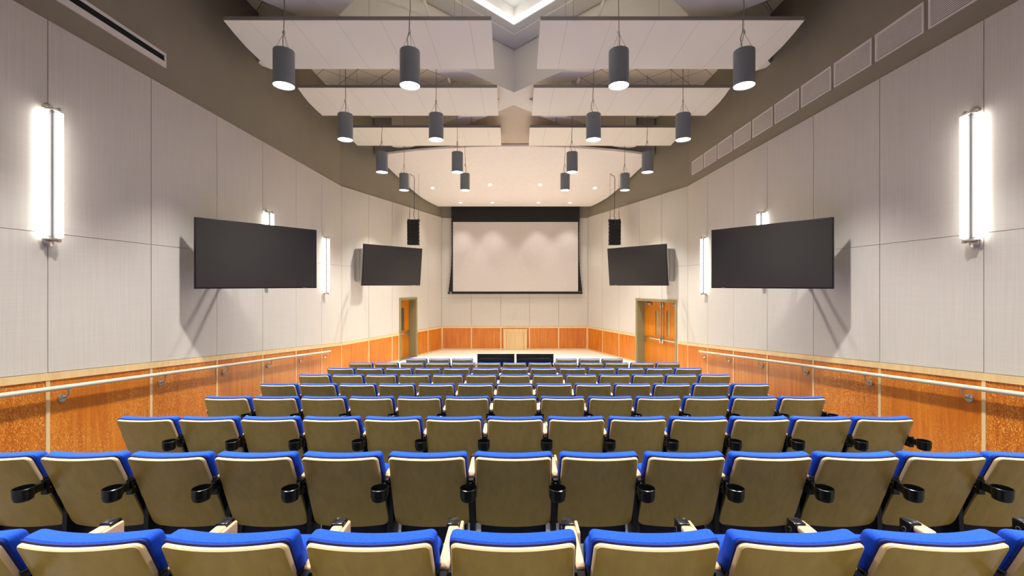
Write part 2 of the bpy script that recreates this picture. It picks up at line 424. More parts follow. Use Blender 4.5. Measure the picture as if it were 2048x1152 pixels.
# ------------------------------------------------------------------ end wall
mb = MB().box(-3.6, 3.6, YE+.03, YE+.3, -2.97, ZC)
wb_ = struct('wall_back', mb, 'olive')
xs = [-3.08, -1.81, -.56, .66, 1.90, 3.14]
for a, b in zip(xs, xs[1:]):
    for z0, z1 in ((-1.744, -.547), (-.541, 1.762), (1.768, 2.85)):
        build('fabric_panel', MB().box(a+.005, b-.005, YE, YE+.028, z0, z1), 'fabric', wb_)
    build('wainscot_panel', MB().box(a, b, YE+.004, YE+.028, -2.77, -1.77), 'lace', wb_)
for x in xs[1:-1]:
    build('wainscot_stile', MB().box(x-.026, x+.026, YE-.004, YE+.02, -2.74, -1.8), 'maple', wb_)
for x in (xs[0]+.03, xs[-1]-.03):
    build('wainscot_stile', MB().box(x-.026, x+.026, YE-.004, YE+.02, -2.74, -1.8), 'maple', wb_)
build('wainscot_cap', MB().box(xs[0], xs[-1], YE-.008, YE+.02, -1.83, -1.75), 'maple', wb_)
build('base_trim', MB().box(xs[0], xs[-1], YE-.006, YE+.02, -2.77, -2.70), 'maple', wb_)
# small maple access door in the wainscot
mb = MB()
mb.box(-.33, .43, YE-.002, YE+.0, -2.77, -1.99)
mb.box(-.45, -.33, YE-.06, YE+.02, -2.77, -1.90); mb.box(.43, .55, YE-.06, YE+.02, -2.77, -1.90); mb.box(-.33, .43, YE-.06, YE+.02, -2.01, -1.90)
mb.box(-.47, .57, YE-.08, YE+.02, -1.90, -1.865)
d3 = struct('door_3', mb, 'maple', 'low pale maple access door in the end wall panelling')
build('door_panel', MB().box(-.318, .418, YE-.012, YE-.002, -2.765, -1.995), 'maple', d3)
# rear wall behind the camera
struct('wall_rear', MB().box(-5.5, 5.5, Y0-.3, Y0, -1.6, ZC), 'fabric')

# ------------------------------------------------------------------ ceiling
YC = 7.37; HD = 1.98
mb = MB()
dia = [(0, YC-HD), (HD, YC), (0, YC+HD), (-HD, YC)]
x0, x1, y0, y1 = -6.4, 6.4, Y0-.3, 18.9
def quadslab(p, z0=ZC, z1=ZC+.1): mb.prism(p, z0, z1)
for p in ([(x0, y0), (x1, y0), (x1, YC), dia[1], dia[0], dia[3], (x0, YC)], [(x0, YC), dia[3], dia[2], dia[1], (x1, YC), (x1, y1), (x0, y1)]):
    quadslab(p)
ceil = struct('ceiling', mb, 'tile')
# plaster lining inside the beam diamond
H2 = 2.96
mb = MB()
for i in range(4):
    o = [(0, YC-H2), (H2, YC), (0, YC+H2), (-H2, YC)]
    mb.prism([o[i], o[(i+1) % 4], dia[(i+1) % 4], dia[i]], ZC-.012, ZC-.001)
build('plaster_ring', mb, 'ceilgrey', ceil)
# reveal line
mb = MB(); a, b = 2.27, 2.305
for i in range(4):
    q = [(0, -1), (1, 0), (0, 1), (-1, 0)]
    f = lambda h, k: (q[k % 4][0]*h, YC+q[k % 4][1]*h)
    mb.prism([f(b, i), f(b, i+1), f(a, i+1), f(a, i)], ZC-.03, ZC-.01)
build('cove_trim', mb, 'white', ceil)
# recess
mb = MB()
q = [(0, -1), (1, 0), (0, 1), (-1, 0)]
P_ = lambda h, k: (q[k % 4][0]*h, YC+q[k % 4][1]*h)
for i in range(4): mb.prism([P_(HD+.05, i), P_(HD+.05, i+1), P_(HD, i+1), P_(HD, i)], ZC+.0, ZC+.38)
build('cove_side', mb, 'white', ceil)
build('cove_top', MB().prism([P_(HD+.05, i) for i in range(4)], ZC+.36, ZC+.42), 'ceilgrey', ceil)
mb = MB()
for i in range(4): mb.prism([P_(HD-.002, i), P_(HD-.002, i+1), P_(HD-.02, i+1), P_(HD-.02, i)], ZC+.01, ZC+.12)
build('cove_light_strip', mb, 'cove', ceil)
# diagonal beams
BW = .36*.7071*1.0
ZB = 4.57
def beam(p, q_, dz):
    p = Vector(p); q_ = Vector(q_); d = (q_-p).normalized(); n = Vector((-d.y, d.x))*BW
    c = [p+n, q_+n, q_-n, p-n]
    build('diagonal_beam', MB().prism([(v.x, v.y) for v in c], ZB+dz, ZC-.02), 'beam', ceil)
beam((-5.15, 5.54), (3.86, 14.55), 0); beam((-5.15, -1.1), (5.2, 9.25), .001)
beam((-3.86, 14.55), (5.2, 5.49), .002); beam((-5.15, 9.2), (5.2, -1.15), .003)
build('soffit_infill', MB().prism([(0, 11.02), (3.53, 14.55), (-3.53, 14.55)], ZB+.03, ZB+.12), 'infill', ceil)
build('bulkhead', MB().box(-4.66, 4.70, 14.55, 14.7, 4.375, ZC-.01), 'bulk', ceil)
# curved cloud at the front
zc_pts = [(13.6, 4.75), (14.15, 4.51), (14.6, 4.33), (15.2, 4.08), (15.86, 3.83), (16.45, 3.61), (17.03, 3.43), (17.6, 3.335), (18.2, 3.285)]
def cloud_z(y):
    for (a, za), (b, zb) in zip(zc_pts, zc_pts[1:]):
        if y <= b: return za+(zb-za)*(y-a)/(b-a)
    return zc_pts[-1][1]
mb = MB(); NX, NY = 24, 16; T = .07; grid = {}
for j in range(NY+1):
    for i in range(NX+1):
        u = i/NX*2-1
        ya = 14.15+.45*u*u; y = ya+(18.2-ya)*j/NY
        xl = -(10.57-.405*y)+.035; xr = (10.61-.405*y)-.035
        x = (xl+xr)/2+u*(xr-xl)/2
        z = cloud_z(y)
        for t in (0, 1): grid[i, j, t] = len(mb.v); mb.v.append((x, y, z+t*T))
for j in range(NY):
    for i in range(NX):
        for t in (0, 1): mb.f.append((grid[i, j, t], grid[i+1, j, t], grid[i+1, j+1, t], grid[i, j+1, t])); mb.mi.append(0)
for i in range(NX):
    for j in (0, NY): mb.f.append((grid[i, j, 0], grid[i+1, j, 0], grid[i+1, j, 1], grid[i, j, 1])); mb.mi.append(0)
for j in range(NY):
    for i in (0, NX): mb.f.append((grid[i, j, 0], grid[i, j+1, 0], grid[i, j+1, 1], grid[i, j, 1])); mb.mi.append(0)
cloud = build('ceiling_cloud', mb, 'cloud', smooth=True); cloud.location = (0, 0, CH)
cloud['label'] = 'large curved white reflector cloud above the stage'; cloud['category'] = 'ceiling panel'

def top_z(x, y):
    """underside of the ceiling construction over a point"""
    for s_ in (y-x-10.69, y-x-4.05, y+x-10.69, y+x-4.05):
        if abs(s_) < .36: return ZB
    if y > 11.1 and abs(x) < y-11.05 and y < 14.55: return ZB+.03
    if abs(x)+abs(y-YC) < HD: return ZC+.36
    return ZC

# recessed downlights
def spot(name, loc, power, size, blend, parent=None, col=(1, .97, .94), rad=.06, rot=(0, 0, 0)):
    l = bpy.data.lights.new(name, 'SPOT'); l.energy = power; l.spot_size = math.radians(size); l.spot_blend = blend
    l.shadow_soft_size = rad; l.color = col
    o = bpy.data.objects.new(name, l); C.objects.link(o); o.location = loc; o.rotation_euler = rot
    if parent: o.parent = parent
    return o
dl = None
names = ['left end of the rear row of four', 'left of centre in the rear row', 'right of centre in the rear row', 'right end of the rear row of four',
         'left end of the row nearest the screen', 'left of centre beside the screen edge', 'right of centre beside the screen edge', 'right end of the row nearest the screen']
for i, (x, y) in enumerate([(-3.06, 16.35), (-.89, 16.15), (.965, 16.15), (3.04, 16.35), (-2.17, 17.62), (-.87, 17.6), (.99, 17.6), (2.27, 17.62)]):
    z = cloud_z(y)
    t = thing('recessed_downlight', 'small round recessed downlight in the white cloud, '+names[i], 'downlight', (x, y, z), 0, 'downlights in the white cloud')
    sl = (cloud_z(y+.05)-cloud_z(y-.05))/.1
    rim = MB().lathe([(.062, -.004), (.08, -.006), (.085, .0), (.085, .03), (.062, .03), (.062, -.004)]).xf(lambda v: Vector((v.x, v.y, v.z+sl*v.y)))
    build('trim_ring', rim, 'white', t, True)
    build('lens', MB().lathe([(.0001, .006), (.061, .006), (.061, .02), (.0001, .02)]).xf(lambda v: Vector((v.x, v.y, v.z-.008+sl*v.y))), 'dlens', t)
    spot('downlight_lamp', (0, 0, -.03), P_DOWN*(.8 if y > 17 else 1.3), *((74, .6) if y > 17 else (86, .95)), t, rad=.06)

# ------------------------------------------------------------------ suspended baffles
def wire(mb, x, y, z0, z1, r=.003): mb.tube([(x, y, z0), (x, y, z1)], r, 5)
ZP = 4.30
bspec = [(7.07, 8.66, 'nearest'), (9.49, 11.05, 'middle'), (11.89, 13.43, 'farthest')]
for (ya, yb, nm) in bspec:
    for sg, sd in ((-1, 'left'), (1, 'right')):
        t = thing('ceiling_baffle', f'long white suspended ceiling panel, {nm} of the three on the {sd}', 'ceiling panel', (sg*2.6, ya, ZP), 0, 'suspended white ceiling panels')
        xo = [4.72, 4.79, 4.84, 4.86, 4.865] if ya < 11 else [4.70, 4.74, 4.78, 4.81, 4.83]
        pl = [(.37+(.06 if sg > 0 else 0), ya)]+[(xo[k], ya+(yb-ya)*k/4) for k in range(5)]+[(.395+(.06 if sg > 0 else 0), yb)]
        pl = [(sg*x-sg*2.6, y-ya) for x, y in pl]
        if sg < 0: pl = pl[::-1]
        build('panel', MB().prism(pl, 0, .05), 'baffle', t)
        xa, xb = sorted((sg*.37-sg*2.6+(.06 if sg > 0 else 0), sg*xo[0]-sg*2.6))
        build('front_edge_shaded', MB().box(xa, xb, -.012, 0, .002, .06), 'baffleshade', t)  # grey strip carries the shade on the panel's front face
        for x in (1.0, 2.44, 3.9):
            for y in (ya+.25, yb-.25):
                wm = MB(); X_ = sg*x; wire(wm, X_-sg*2.6, y-ya, .05, top_z(X_, y)-ZP)
                build('hanger_wire', wm, 'cable', t)

# ------------------------------------------------------------------ pendants
def pendant(x, y, label, zb=3.0, vis=True, first=[None]):
    t = thing('pendant_light', label, 'pendant light', (x, y, zb), 0, 'dark grey cylinder pendants')
    if first[0] is None:
        h = MB().lathe([(.143, .012), (.15, .0), (.15, .515), (.146, .53), (.135, .534), (.0001, .534)], n=32)
        h.lathe([(.143, .012), (.143, .05), (.0001, .05)], n=32)
        hs = build('housing', h, 'housing', t, True)
        ln = build('lens', MB().lathe([(.0001, .016), (.1425, .016), (.1425, .03), (.0001, .03)], n=32), 'lens', t)
        sw = MB()
        for a in (90, 210, 330):
            a = math.radians(a); sw.tube([(.12*math.cos(a), .12*math.sin(a), .53), (0, 0, .80)], .0025, 5)
        ws = build('suspension_wires', sw, 'cable', t)
        gp = MB().lathe([(.0001, .785), (.016, .79), (.016, .83), (.007, .85), (.0001, .87)], n=10)
        gp.rbox(-.024, .004, -.01, .01, .80, .825, .004)
        gr = build('wire_gripper', gp, 'chrome', t, True)
        first[0] = (hs, ln, ws, gr)
    else:
        for o in first[0]:
            c = o.copy(); C.objects.link(c); c.parent = t
    H_ = top_z(x, y)-zb
    w_ = random.uniform(-.05, .05)
    pts = [(.0, 0, .535), (w_*.9, .0, .62), (w_*1.2, .01, .72), (w_*.4, .01, .83), (w_*.25, .01, 1.0), (-w_*.1, .01, 1.2), (0, .008, 1.4), (0, .005, H_)]
    build('power_cord', MB().tube(pts, .006, 6), 'cable', t, True)
    build('steel_cable', MB().tube([(0, 0, .85), (0, 0, H_)], .002, 5), 'cable', t)
    spot('pendant_lamp', (0, 0, -.01), P_PENDANT, 94, .8, t, rad=.09, col=(1, .975, .94))
    return t
rowsP = [(6.56, (-3.47, -1.57, 1.58, 3.47), 'nearest visible row'), (9.0, (-3.49, -1.61, 1.645, 3.50), 'second visible row'),
         (11.6, (-3.52, -1.51, 1.55, 3.56), 'third visible row'), (13.81, (-3.49, -1.556, 1.62, 3.52), 'farthest row')]
cn = ['outer left', 'inner left', 'inner right', 'outer right']
for y, xs_, nm in rowsP:
    for x, c in zip(xs_, cn): pendant(x, y, f'dark grey cylinder pendant, {c} one of the {nm}')
for y, nm in ((4.1, 'first unseen row added above the camera'), (1.6, 'unseen row added behind the camera'), (-1.4, 'unseen rearmost row added for light')):  # rows added out of view to light the nearest seats
    for x, c in zip((-3.48, -1.57, 1.6, 3.5), cn): pendant(x, y, f'dark grey cylinder pendant, {c} one of the {nm}')

# ------------------------------------------------------------------ wall sconces
def sconce(side, y, zt, label, ln=1.48):
    sg = -1 if side == 'left' else 1
    X = XL if side == 'left' else XR
    t = thing('wall_sconce', label, 'wall light', (X, y, zt-ln), 0, 'twin tube wall lights')
    s = -sg   # into room
    TP = ((.045, -.085), (.115, .015))
    for xx, yy in TP:
        tb = MB().lathe([(.0001, .04), (.034, .045), (.034, ln-.045), (.0001, ln-.04)], n=16).xf(lambda v: Vector((s*xx+v.x, yy+v.y, v.z)))
        build('light_tube', tb, 'tube', t, True)
    sp = MB().rbox(s*.085-.014, s*.085+.014, -.05, -.02, .03, ln-.03, .005)
    build('spine', sp, 'spine', t, True)
    for z in (0, ln):
        m = MB()
        m.tube([(0, 0, z), (s*.012, 0, z), (s*.03, 0, z)], [.062, .062, .02], 24)
        m.tube([(s*.02, 0, z), (s*.11, 0, z)], .012, 10)
        m.rbox(s*.08-.05, s*.08+.05, -.08, .02, z-.012+(.02 if z == 0 else -.02), z+.012+(.02 if z == 0 else -.02), .006)
        for xx, yy in TP: m.tube([(s*xx, yy, z-(.035 if z == 0 else -.0)+(.02 if z == 0 else -.02)), (s*xx, yy, z+(.0 if z == 0 else .035)+(.02 if z == 0 else -.02))], .018, 12)
        build('wall_bracket', m, 'chrome', t, True)
sconce('left', 4.88, 1.973, 'large glowing twin-tube wall light nearest on the left wall')
sconce('left', 9.19, 1.54, 'twin-tube wall light peeking out above the large left television')
sconce('left', 11.97, 1.31, 'twin-tube wall light between the two left televisions', 1.55)
sconce('right', 4.97, 1.97, 'large glowing twin-tube wall light nearest on the right wall')
sconce('right', 9.16, 1.53, 'twin-tube wall light peeking out above the large right television')
sconce('right', 11.94, 1.30, 'twin-tube wall light between the two right televisions', 1.55)
sconce('left', .71, 2.35, 'unseen twin-tube wall light added on the left wall beside the camera')  # this pair is added out of view for its light
sconce('right', .75, 2.35, 'unseen twin-tube wall light added on the right wall beside the camera')

# ------------------------------------------------------------------ handrails
for side in ('left', 'right'):
    sg = -1 if side == 'left' else 1
    Xw = XL if sg < 0 else XR; Xr = Xw-sg*.085
    za = lambda y: -1.108-.0958*(y-4.34)
    t = thing('handrail', f'long round cream metal handrail along the {side} wall', 'handrail', (Xw, 4.34, za(4.34)))
    r = MB().tube([(-sg*.085, -2.0-4.34, za(-2)-za(4.34)), (-sg*.085, 12.13-4.34, za(12.13)-za(4.34))], .027, 16)
    r.tube([(-sg*.085, 12.09-4.34, za(12.09)-za(4.34)), (-sg*.085, 12.16-4.34, za(12.16)-za(4.34))], .032, 16)
    build('rail', r, 'rail', t, True)
    y = 12.03
    while y > -1.5:
        z = za(y)-za(4.34); yy = y-4.34; m = MB()
        m.tube([(0, yy, z-.13), (-sg*.014, yy, z-.13), (-sg*.03, yy, z-.13)], [.05, .048, .02], 24)
        m.tube([(-sg*.012, yy, z-.13), (-sg*.05, yy, z-.125), (-sg*.078, yy, z-.095), (-sg*.085, yy, z-.03)], .009, 8)
        m.rbox(-sg*.085-.012, -sg*.085+.012, yy-.035, yy+.035, z-.034, z-.026, .003)
        build('rail_bracket', m, 'chrome', t, True)
        y -= 1.40

# ------------------------------------------------------------------ air grilles (right) and slot diffuser (left)
g0 = None
for i in range(10):
    y1_ = 12.93-.82*i; y0_ = y1_-.755
    lab = f'pale louvred air grille on the upper right wall, number {i+1} counted from the stage end'
    ordn = ['first (farthest)', 'second', 'third', 'fourth', 'fifth', 'sixth', 'seventh', 'eighth', 'ninth', 'tenth (nearest)'][i]
    lab = f'pale louvred air grille high on the right wall, {ordn} counted from the stage end'
    X = XR+.03
    if g0 is None:
        t = g0 = thing('air_grille', lab, 'air vent', (X, y0_, 3.26), 0, 'row of air grilles')
        fr = MB()
        for (a, b, c, d) in ((0, .755, 0, .025), (0, .755, .375, .40), (0, .025, .025, .375), (.73, .755, .025, .375)): fr.box(-.015, 0, a, b, c, d)
        build('grille_frame', fr, 'grille', t)
        lv = MB()
        for k in range(15):
            z = .035+k*.0228
            lv.hexa([(-.013, .025, z), (-.013, .73, z), (-.002, .73, z+.008), (-.002, .025, z+.008)], [(-.013, .025, z+.0155), (-.013, .73, z+.0155), (-.002, .73, z+.0175), (-.002, .025, z+.0175)])
        build('louvres', lv, 'grille', t)
        build('dark_duct', MB().box(-.0015, -.0005, .02, .735, .02, .38), 'gapdark', t)
    else: dup(g0, lab, (X, y0_, 3.26))
t = thing('slot_diffuser', 'long dark slot air diffuser with grey frame high on the left wall', 'air vent', (XL-.03, 2.9, 3.27))
fr = MB(); Lg = 3.66
for (a, b, c, d) in ((0, Lg, 0, .085), (0, Lg, .175, .215), (0, .03, .085, .175), (Lg-.03, Lg, .085, .175)): fr.box(0, .018, a, b, c, d)
build('diffuser_frame', fr, 'grille', t)
build('slot', MB().box(0, .004, .03, Lg-.03, .085, .175), 'slotdark', t)
build('slot_vane', MB().box(.004, .012, .03, Lg-.03, .125, .13), 'slotdark', t)

# ------------------------------------------------------------------ televisions
def tv(pa, pb, zc, h, tilt, label, side, big):
    """pa = outer lower edge xy, pb = inner edge xy"""
    sg = -1 if side == 'left' else 1
    a, b = Vector(pa), Vector(pb); c = (a+b)/2; w_ = (b-a).length
    l, r = (a, b) if sg < 0 else (b, a)      # left to right as seen by the audience
    d = (r-l).normalized(); ang = math.atan2(d.y, d.x)
    t = thing('television', label, 'television', (c.x, c.y, zc-h/2), ang)
    tf = lambda v: Vector((v.x, v.y*math.cos(tilt)-(v.z-h/2)*math.sin(tilt), h/2+(v.z-h/2)*math.cos(tilt)+v.y*math.sin(tilt)))
    bz = MB().rbox(-w_/2, w_/2, .0, .05, 0, h, .006).xf(tf)
    body = build('bezel', bz, 'tvbezel', t, True)
    build('screen', MB().box(-w_/2+.014, w_/2-.014, -.003, .002, .02, h-.014).xf(tf), 'tvscreen', t)
    build('rear_case', MB().rbox(-w_*.3, w_*.3, .05, .10, h*.2, h*.75, .01).xf(tf), 'tvbezel', t, True)
    build('indicator', MB().box(w_*.36 if sg < 0 else -w_*.40, w_*.40 if sg < 0 else -w_*.36, -.004, .0, .006, .012).xf(tf), 'alu', t)
    # swing arm to the wall (straight part of the room)
    R_ = Matrix.Rotation(-ang, 2)
    def loc(x, y): q_ = R_ @ Vector((x-c.x, y-c.y)); return q_
    X = XL if sg < 0 else XR
    if big: wy = c.y+.35; wx = X
    else: wy = 13.55; wx = sg*4.62
    q_ = loc(wx, wy); arm = MB()
    p0 = Vector((0, .10, h*.5)); el = Vector(((q_.x)*.5-sg*.0, q_.y*.5+.28, h*.5)); p1 = Vector((q_.x, q_.y, h*.5))
    for dz in (-.16, .16):
        arm.tube([p0+Vector((0, 0, dz)), el+Vector((0, 0, dz))], .028, 8); arm.tube([el+Vector((0, 0, dz)), p1+Vector((0, 0, dz))], .028, 8)
    arm.tube([el+Vector((0, 0, -.2)), el+Vector((0, 0, .2))], .03, 10)
    build('swing_arm', arm, 'blacksteel', t, True)
    if not big: return t
    n_ = R_ @ Vector((-sg, 0)); tt = R_ @ Vector((0, 1))
    pl = MB().box(0, .03, -.16, .16, h*.5-.3, h*.5+.3).xf(lambda v: Vector((q_.x+n_.x*v.x+tt.x*v.y, q_.y+n_.y*v.x+tt.y*v.y, v.z)))
    build('wall_plate', pl, 'blacksteel', t)
    return t
tv((-4.96, 6.76), (-3.80, 8.38), .50, 1.12, 0, 'large black wall television nearest on the left side', 'left', True)
tv((4.96, 6.76), (3.80, 8.38), .50, 1.12, 0, 'large black wall television nearest on the right side', 'right', True)
tv((-4.03, 11.59), (-2.80, 13.15), .54, 1.12, math.radians(5.3), 'farther black television on the left above the single door', 'left', False)
tv((4.08, 11.59), (2.85, 13.15), .54, 1.12, math.radians(5.3), 'farther black television on the right above the double doors', 'right', False)
for F_, sd, sg in ((F2L, 'left', -1), (F2R, 'right', 1)):
    t = thing('equipment_cabinet', f'tall grey metal box on the wall behind the farther {sd} television', 'cabinet', (0, 0, 0))
    o_ = F_(Vector((.75, 0, .11))); t.location = (o_.x, o_.y, .11+CH)
    rel = lambda v: F_(Vector((v.x+.75, v.y, v.z+.11)))-o_
    build('case', MB().rbox(-.2, .2, .002, .30, 0, 1.04, .03, 3).xf(rel), 'grey', t, True)
    build('side_seam', MB().box(-.203, -.199, .20, .208, .04, 1.0).xf(rel), 'gapdark', t)

# ------------------------------------------------------------------ line array speakers
for sg, sd in ((-1, 'left'), (1, 'right')):
    zb, y = 1.42, 15.5
    t = thing('line_array_speaker', f'black line array loudspeaker hanging {sd} of the projection screen', 'loudspeaker', (sg*3.57, y, zb))
    nseg = 6; hh = .86/nseg
    for k in range(nseg):
        m = MB(); z = k*hh; off = .012*abs(k-5)*.5
        m.hexa([(-.205, -.15+off, z+.004), (.205, -.15+off, z+.004), (.17, .15+off, z+.012), (-.17, .15+off, z+.012)],
               [(-.205, -.15+off, z+hh-.003), (.205, -.15+off, z+hh-.003), (.17, .15+off, z+hh-.012), (-.17, .15+off, z+hh-.012)])
        b_ = build('speaker_module', m, 'blackmat', t)
        build('side_clip', MB().box(.205, .212, -.12, -.08, z+.03, z+hh-.03).box(-.212, -.205, -.12, -.08, z+.03, z+hh-.03), 'alu', b_)
    fr = MB().box(-.18, .18, -.12, .12, .865, .90).box(-.19, -.17, -.14, .14, .85, .92).box(.17, .19, -.14, .14, .85, .92)
    build('flying_frame', fr, 'blacksteel', t)
    hz = cloud_z(y)-zb; cb = MB()
    for x in (-.15, .17):
        cb.tube([(x, 0, .9), (x, 0, hz+.02)], .004, 5)
        for q_ in range(4): cb.tube([(x, 0, .93+q_*.075), (x, 0, .97+q_*.075)], .014, 6)
    build('hanger_cables', cb, 'cable', t)
    cc = MB().tube([(.0, 0, .88), (.03, .0, .95), (-.01, .0, 1.05), (.01, 0, 1.2), (.02, 0, hz-.18), (.0, 0, hz-.09), (-.1, 0, hz-.05), (-.13, 0, hz)], .009, 6)
    build('signal_cable', cc, 'blacksteel', t, True)

# ------------------------------------------------------------------ projection screen
t = thing('projection_screen', 'large white projection screen with black border on the end wall', 'projection screen', (.06, 18.32, -.38))
Z0 = -.38
def S(x): return x-.06
build('white_surface', MB().box(S(-2.57), S(2.695), -.006, .0, -.274-Z0, 2.653-Z0), 'screen', t)
pl = [(S(-2.63), 3.28-Z0), (S(2.78), 3.28-Z0)]
rt = []
for k in range(13):
    f = k/12; z = 3.28-(3.28+.28)*f
    rt.append((2.76-.02*math.sin(PI*f*.8)+.13*max(0, f-.45)**2/.3, z))
m = MB()
for k in range(12):
    (xa, za_), (xb, zb_) = rt[k], rt[k+1]
    for s_ in (1, -1):
        ia, ib = (2.69, 2.69) if s_ > 0 else (-2.565, -2.565)
        oa, ob = (xa, xb) if s_ > 0 else (-xa+.12, -xb+.12)
        m.hexa([(S(ia), -.004, za_-Z0), (S(oa), -.004, za_-Z0), (S(ob), -.004, zb_-Z0), (S(ib), -.004, zb_-Z0)],
               [(S(ia), .004, za_-Z0), (S(oa), .004, za_-Z0), (S(ob), .004, zb_-Z0), (S(ib), .004, zb_-Z0)])
build('side_masking', m, 'blackmat', t)
m = MB()
for k in range(1, 24):
    f = k/24; z = 3.28-3.56*f
    x = 2.76-.02*math.sin(PI*f*.8)+.13*max(0, f-.45)**2/.3
    for xx in (x, -x+.12): m.rbox(S(xx)-.012, S(xx)+.012, -.008, .008, z-Z0-.02, z-Z0+.02, .003)
build('tension_tabs', m, 'blackmat', t)
build('top_masking', MB().box(S(-2.63), S(2.76), -.007, .002, 2.653-Z0, 3.33-Z0), 'blackmat', t)
build('bottom_masking', MB().box(S(-2.6), S(2.72), -.007, .002, -.30-Z0, -.274-Z0), 'blackmat', t)
build('roller_housing', MB().rbox(S(-2.8), S(2.9), -.06, .21, 3.37-Z0, 3.62-Z0, .02), 'white', t, True)
build('weight_bar', MB().rbox(S(-2.79), S(2.885), -.035, .035, 0, .09, .015), 'tvbezel', t, True)
build('bar_tag', MB().box(S(-2.70), S(-2.62), -.037, -.035, .035, .055), 'white', t)

# ------------------------------------------------------------------ flip-top tables
for x, sd in ((-.51, 'left'), (.59, 'right')):
    zf = floor_z(12.2); h = 2.68-1.851
    t = thing('flip_top_table', f'black flip-top table folded upright in front of the stage, {sd} one of two', 'table', (x, 12.25, floor_z(12.25)), 0, 'folded tables before the stage')
    w2 = .525
    top = MB().rbox(-w2, w2, 0, .028, .26, .84, .004)
    build('tabletop', top, 'maple', t)
    build('underside', MB().box(-w2+.003, w2-.003, -.003, .001, .262, .828), 'tabletop', t)
    bars = MB().tube([(-w2+.1, -.05, .71), (w2-.1, -.05, .71)], .014, 8).tube([(-w2+.06, -.06, .675), (w2-.06, -.06, .675)], .014, 8)
    for s_ in (-1, 1): bars.rbox(s_*(w2-.1)-.03, s_*(w2-.1)+.03, -.07, 0, .66, .725, .006)
    bars.rbox(-.03, .03, -.07, 0, .655, .72, .006)
    build('fold_bar', bars, 'tabletop', t, True)
    build('modesty_strip', MB().box(-w2+.02, w2-.02, -.02, -.004, .76, .80), 'blacksteel', t)
    for s_ in (-1, 1):
        lg = MB().tube([(s_*(w2-.12), -.03, .68), (s_*(w2-.12), -.03, .12)], .022, 8)
        lg.tube([(s_*(w2-.12), -.25, .075), (s_*(w2-.12), -.03, .12), (s_*(w2-.12), .22, .06)], .018, 8)
        l_ = build('leg', lg, 'blacksteel', t, True)
        for yy, zz in ((-.25, .04), (.22, .022)):
            build('caster', MB().tube([(s_*(w2-.12)-.012, yy, zz-.0), (s_*(w2-.12)+.012, yy, zz)], .027, 12), 'black', l_, True)

# ------------------------------------------------------------------ pipes and sprinklers in the ceiling
for x, sd in ((-1.67, 'left'), (1.67, 'right')):
    t = thing('ceiling_pipe', f'thin pale pipe under the ceiling, {sd} of centre', 'pipe', (x, 7.0, 5.3))
    build('pipe', MB().tube([(0, -2.6, 0), (0, 4.4, 0)], .03, 10), 'grille', t, True)
    build('pipe_end', MB().tube([(0, 4.38, -.08), (0, 4.38, .06)], .035, 10), 'grille', t, True)
    build('pipe_hanger', MB().tube([(0, 3.4, 0), (0, 3.4, .3)], .006, 6).tube([(0, -.2, 0), (0, -.2, .3)], .006, 6), 'cable', t)
    xx = -1.0*72/336*ZB*1.18 if x < 0 else 72/336*ZB*1.18
    t = thing('sprinkler_head', f'tiny sprinkler head under the {sd} diagonal beam', 'sprinkler', (xx, 11.85, ZB-.12))
    build('stem', MB().tube([(0, 0, .0), (0, 0, .121)], .008, 6), 'cable', t)
    build('deflector', MB().tube([(0, 0, -.006), (0, 0, .0)], .022, 10), 'cable', t)

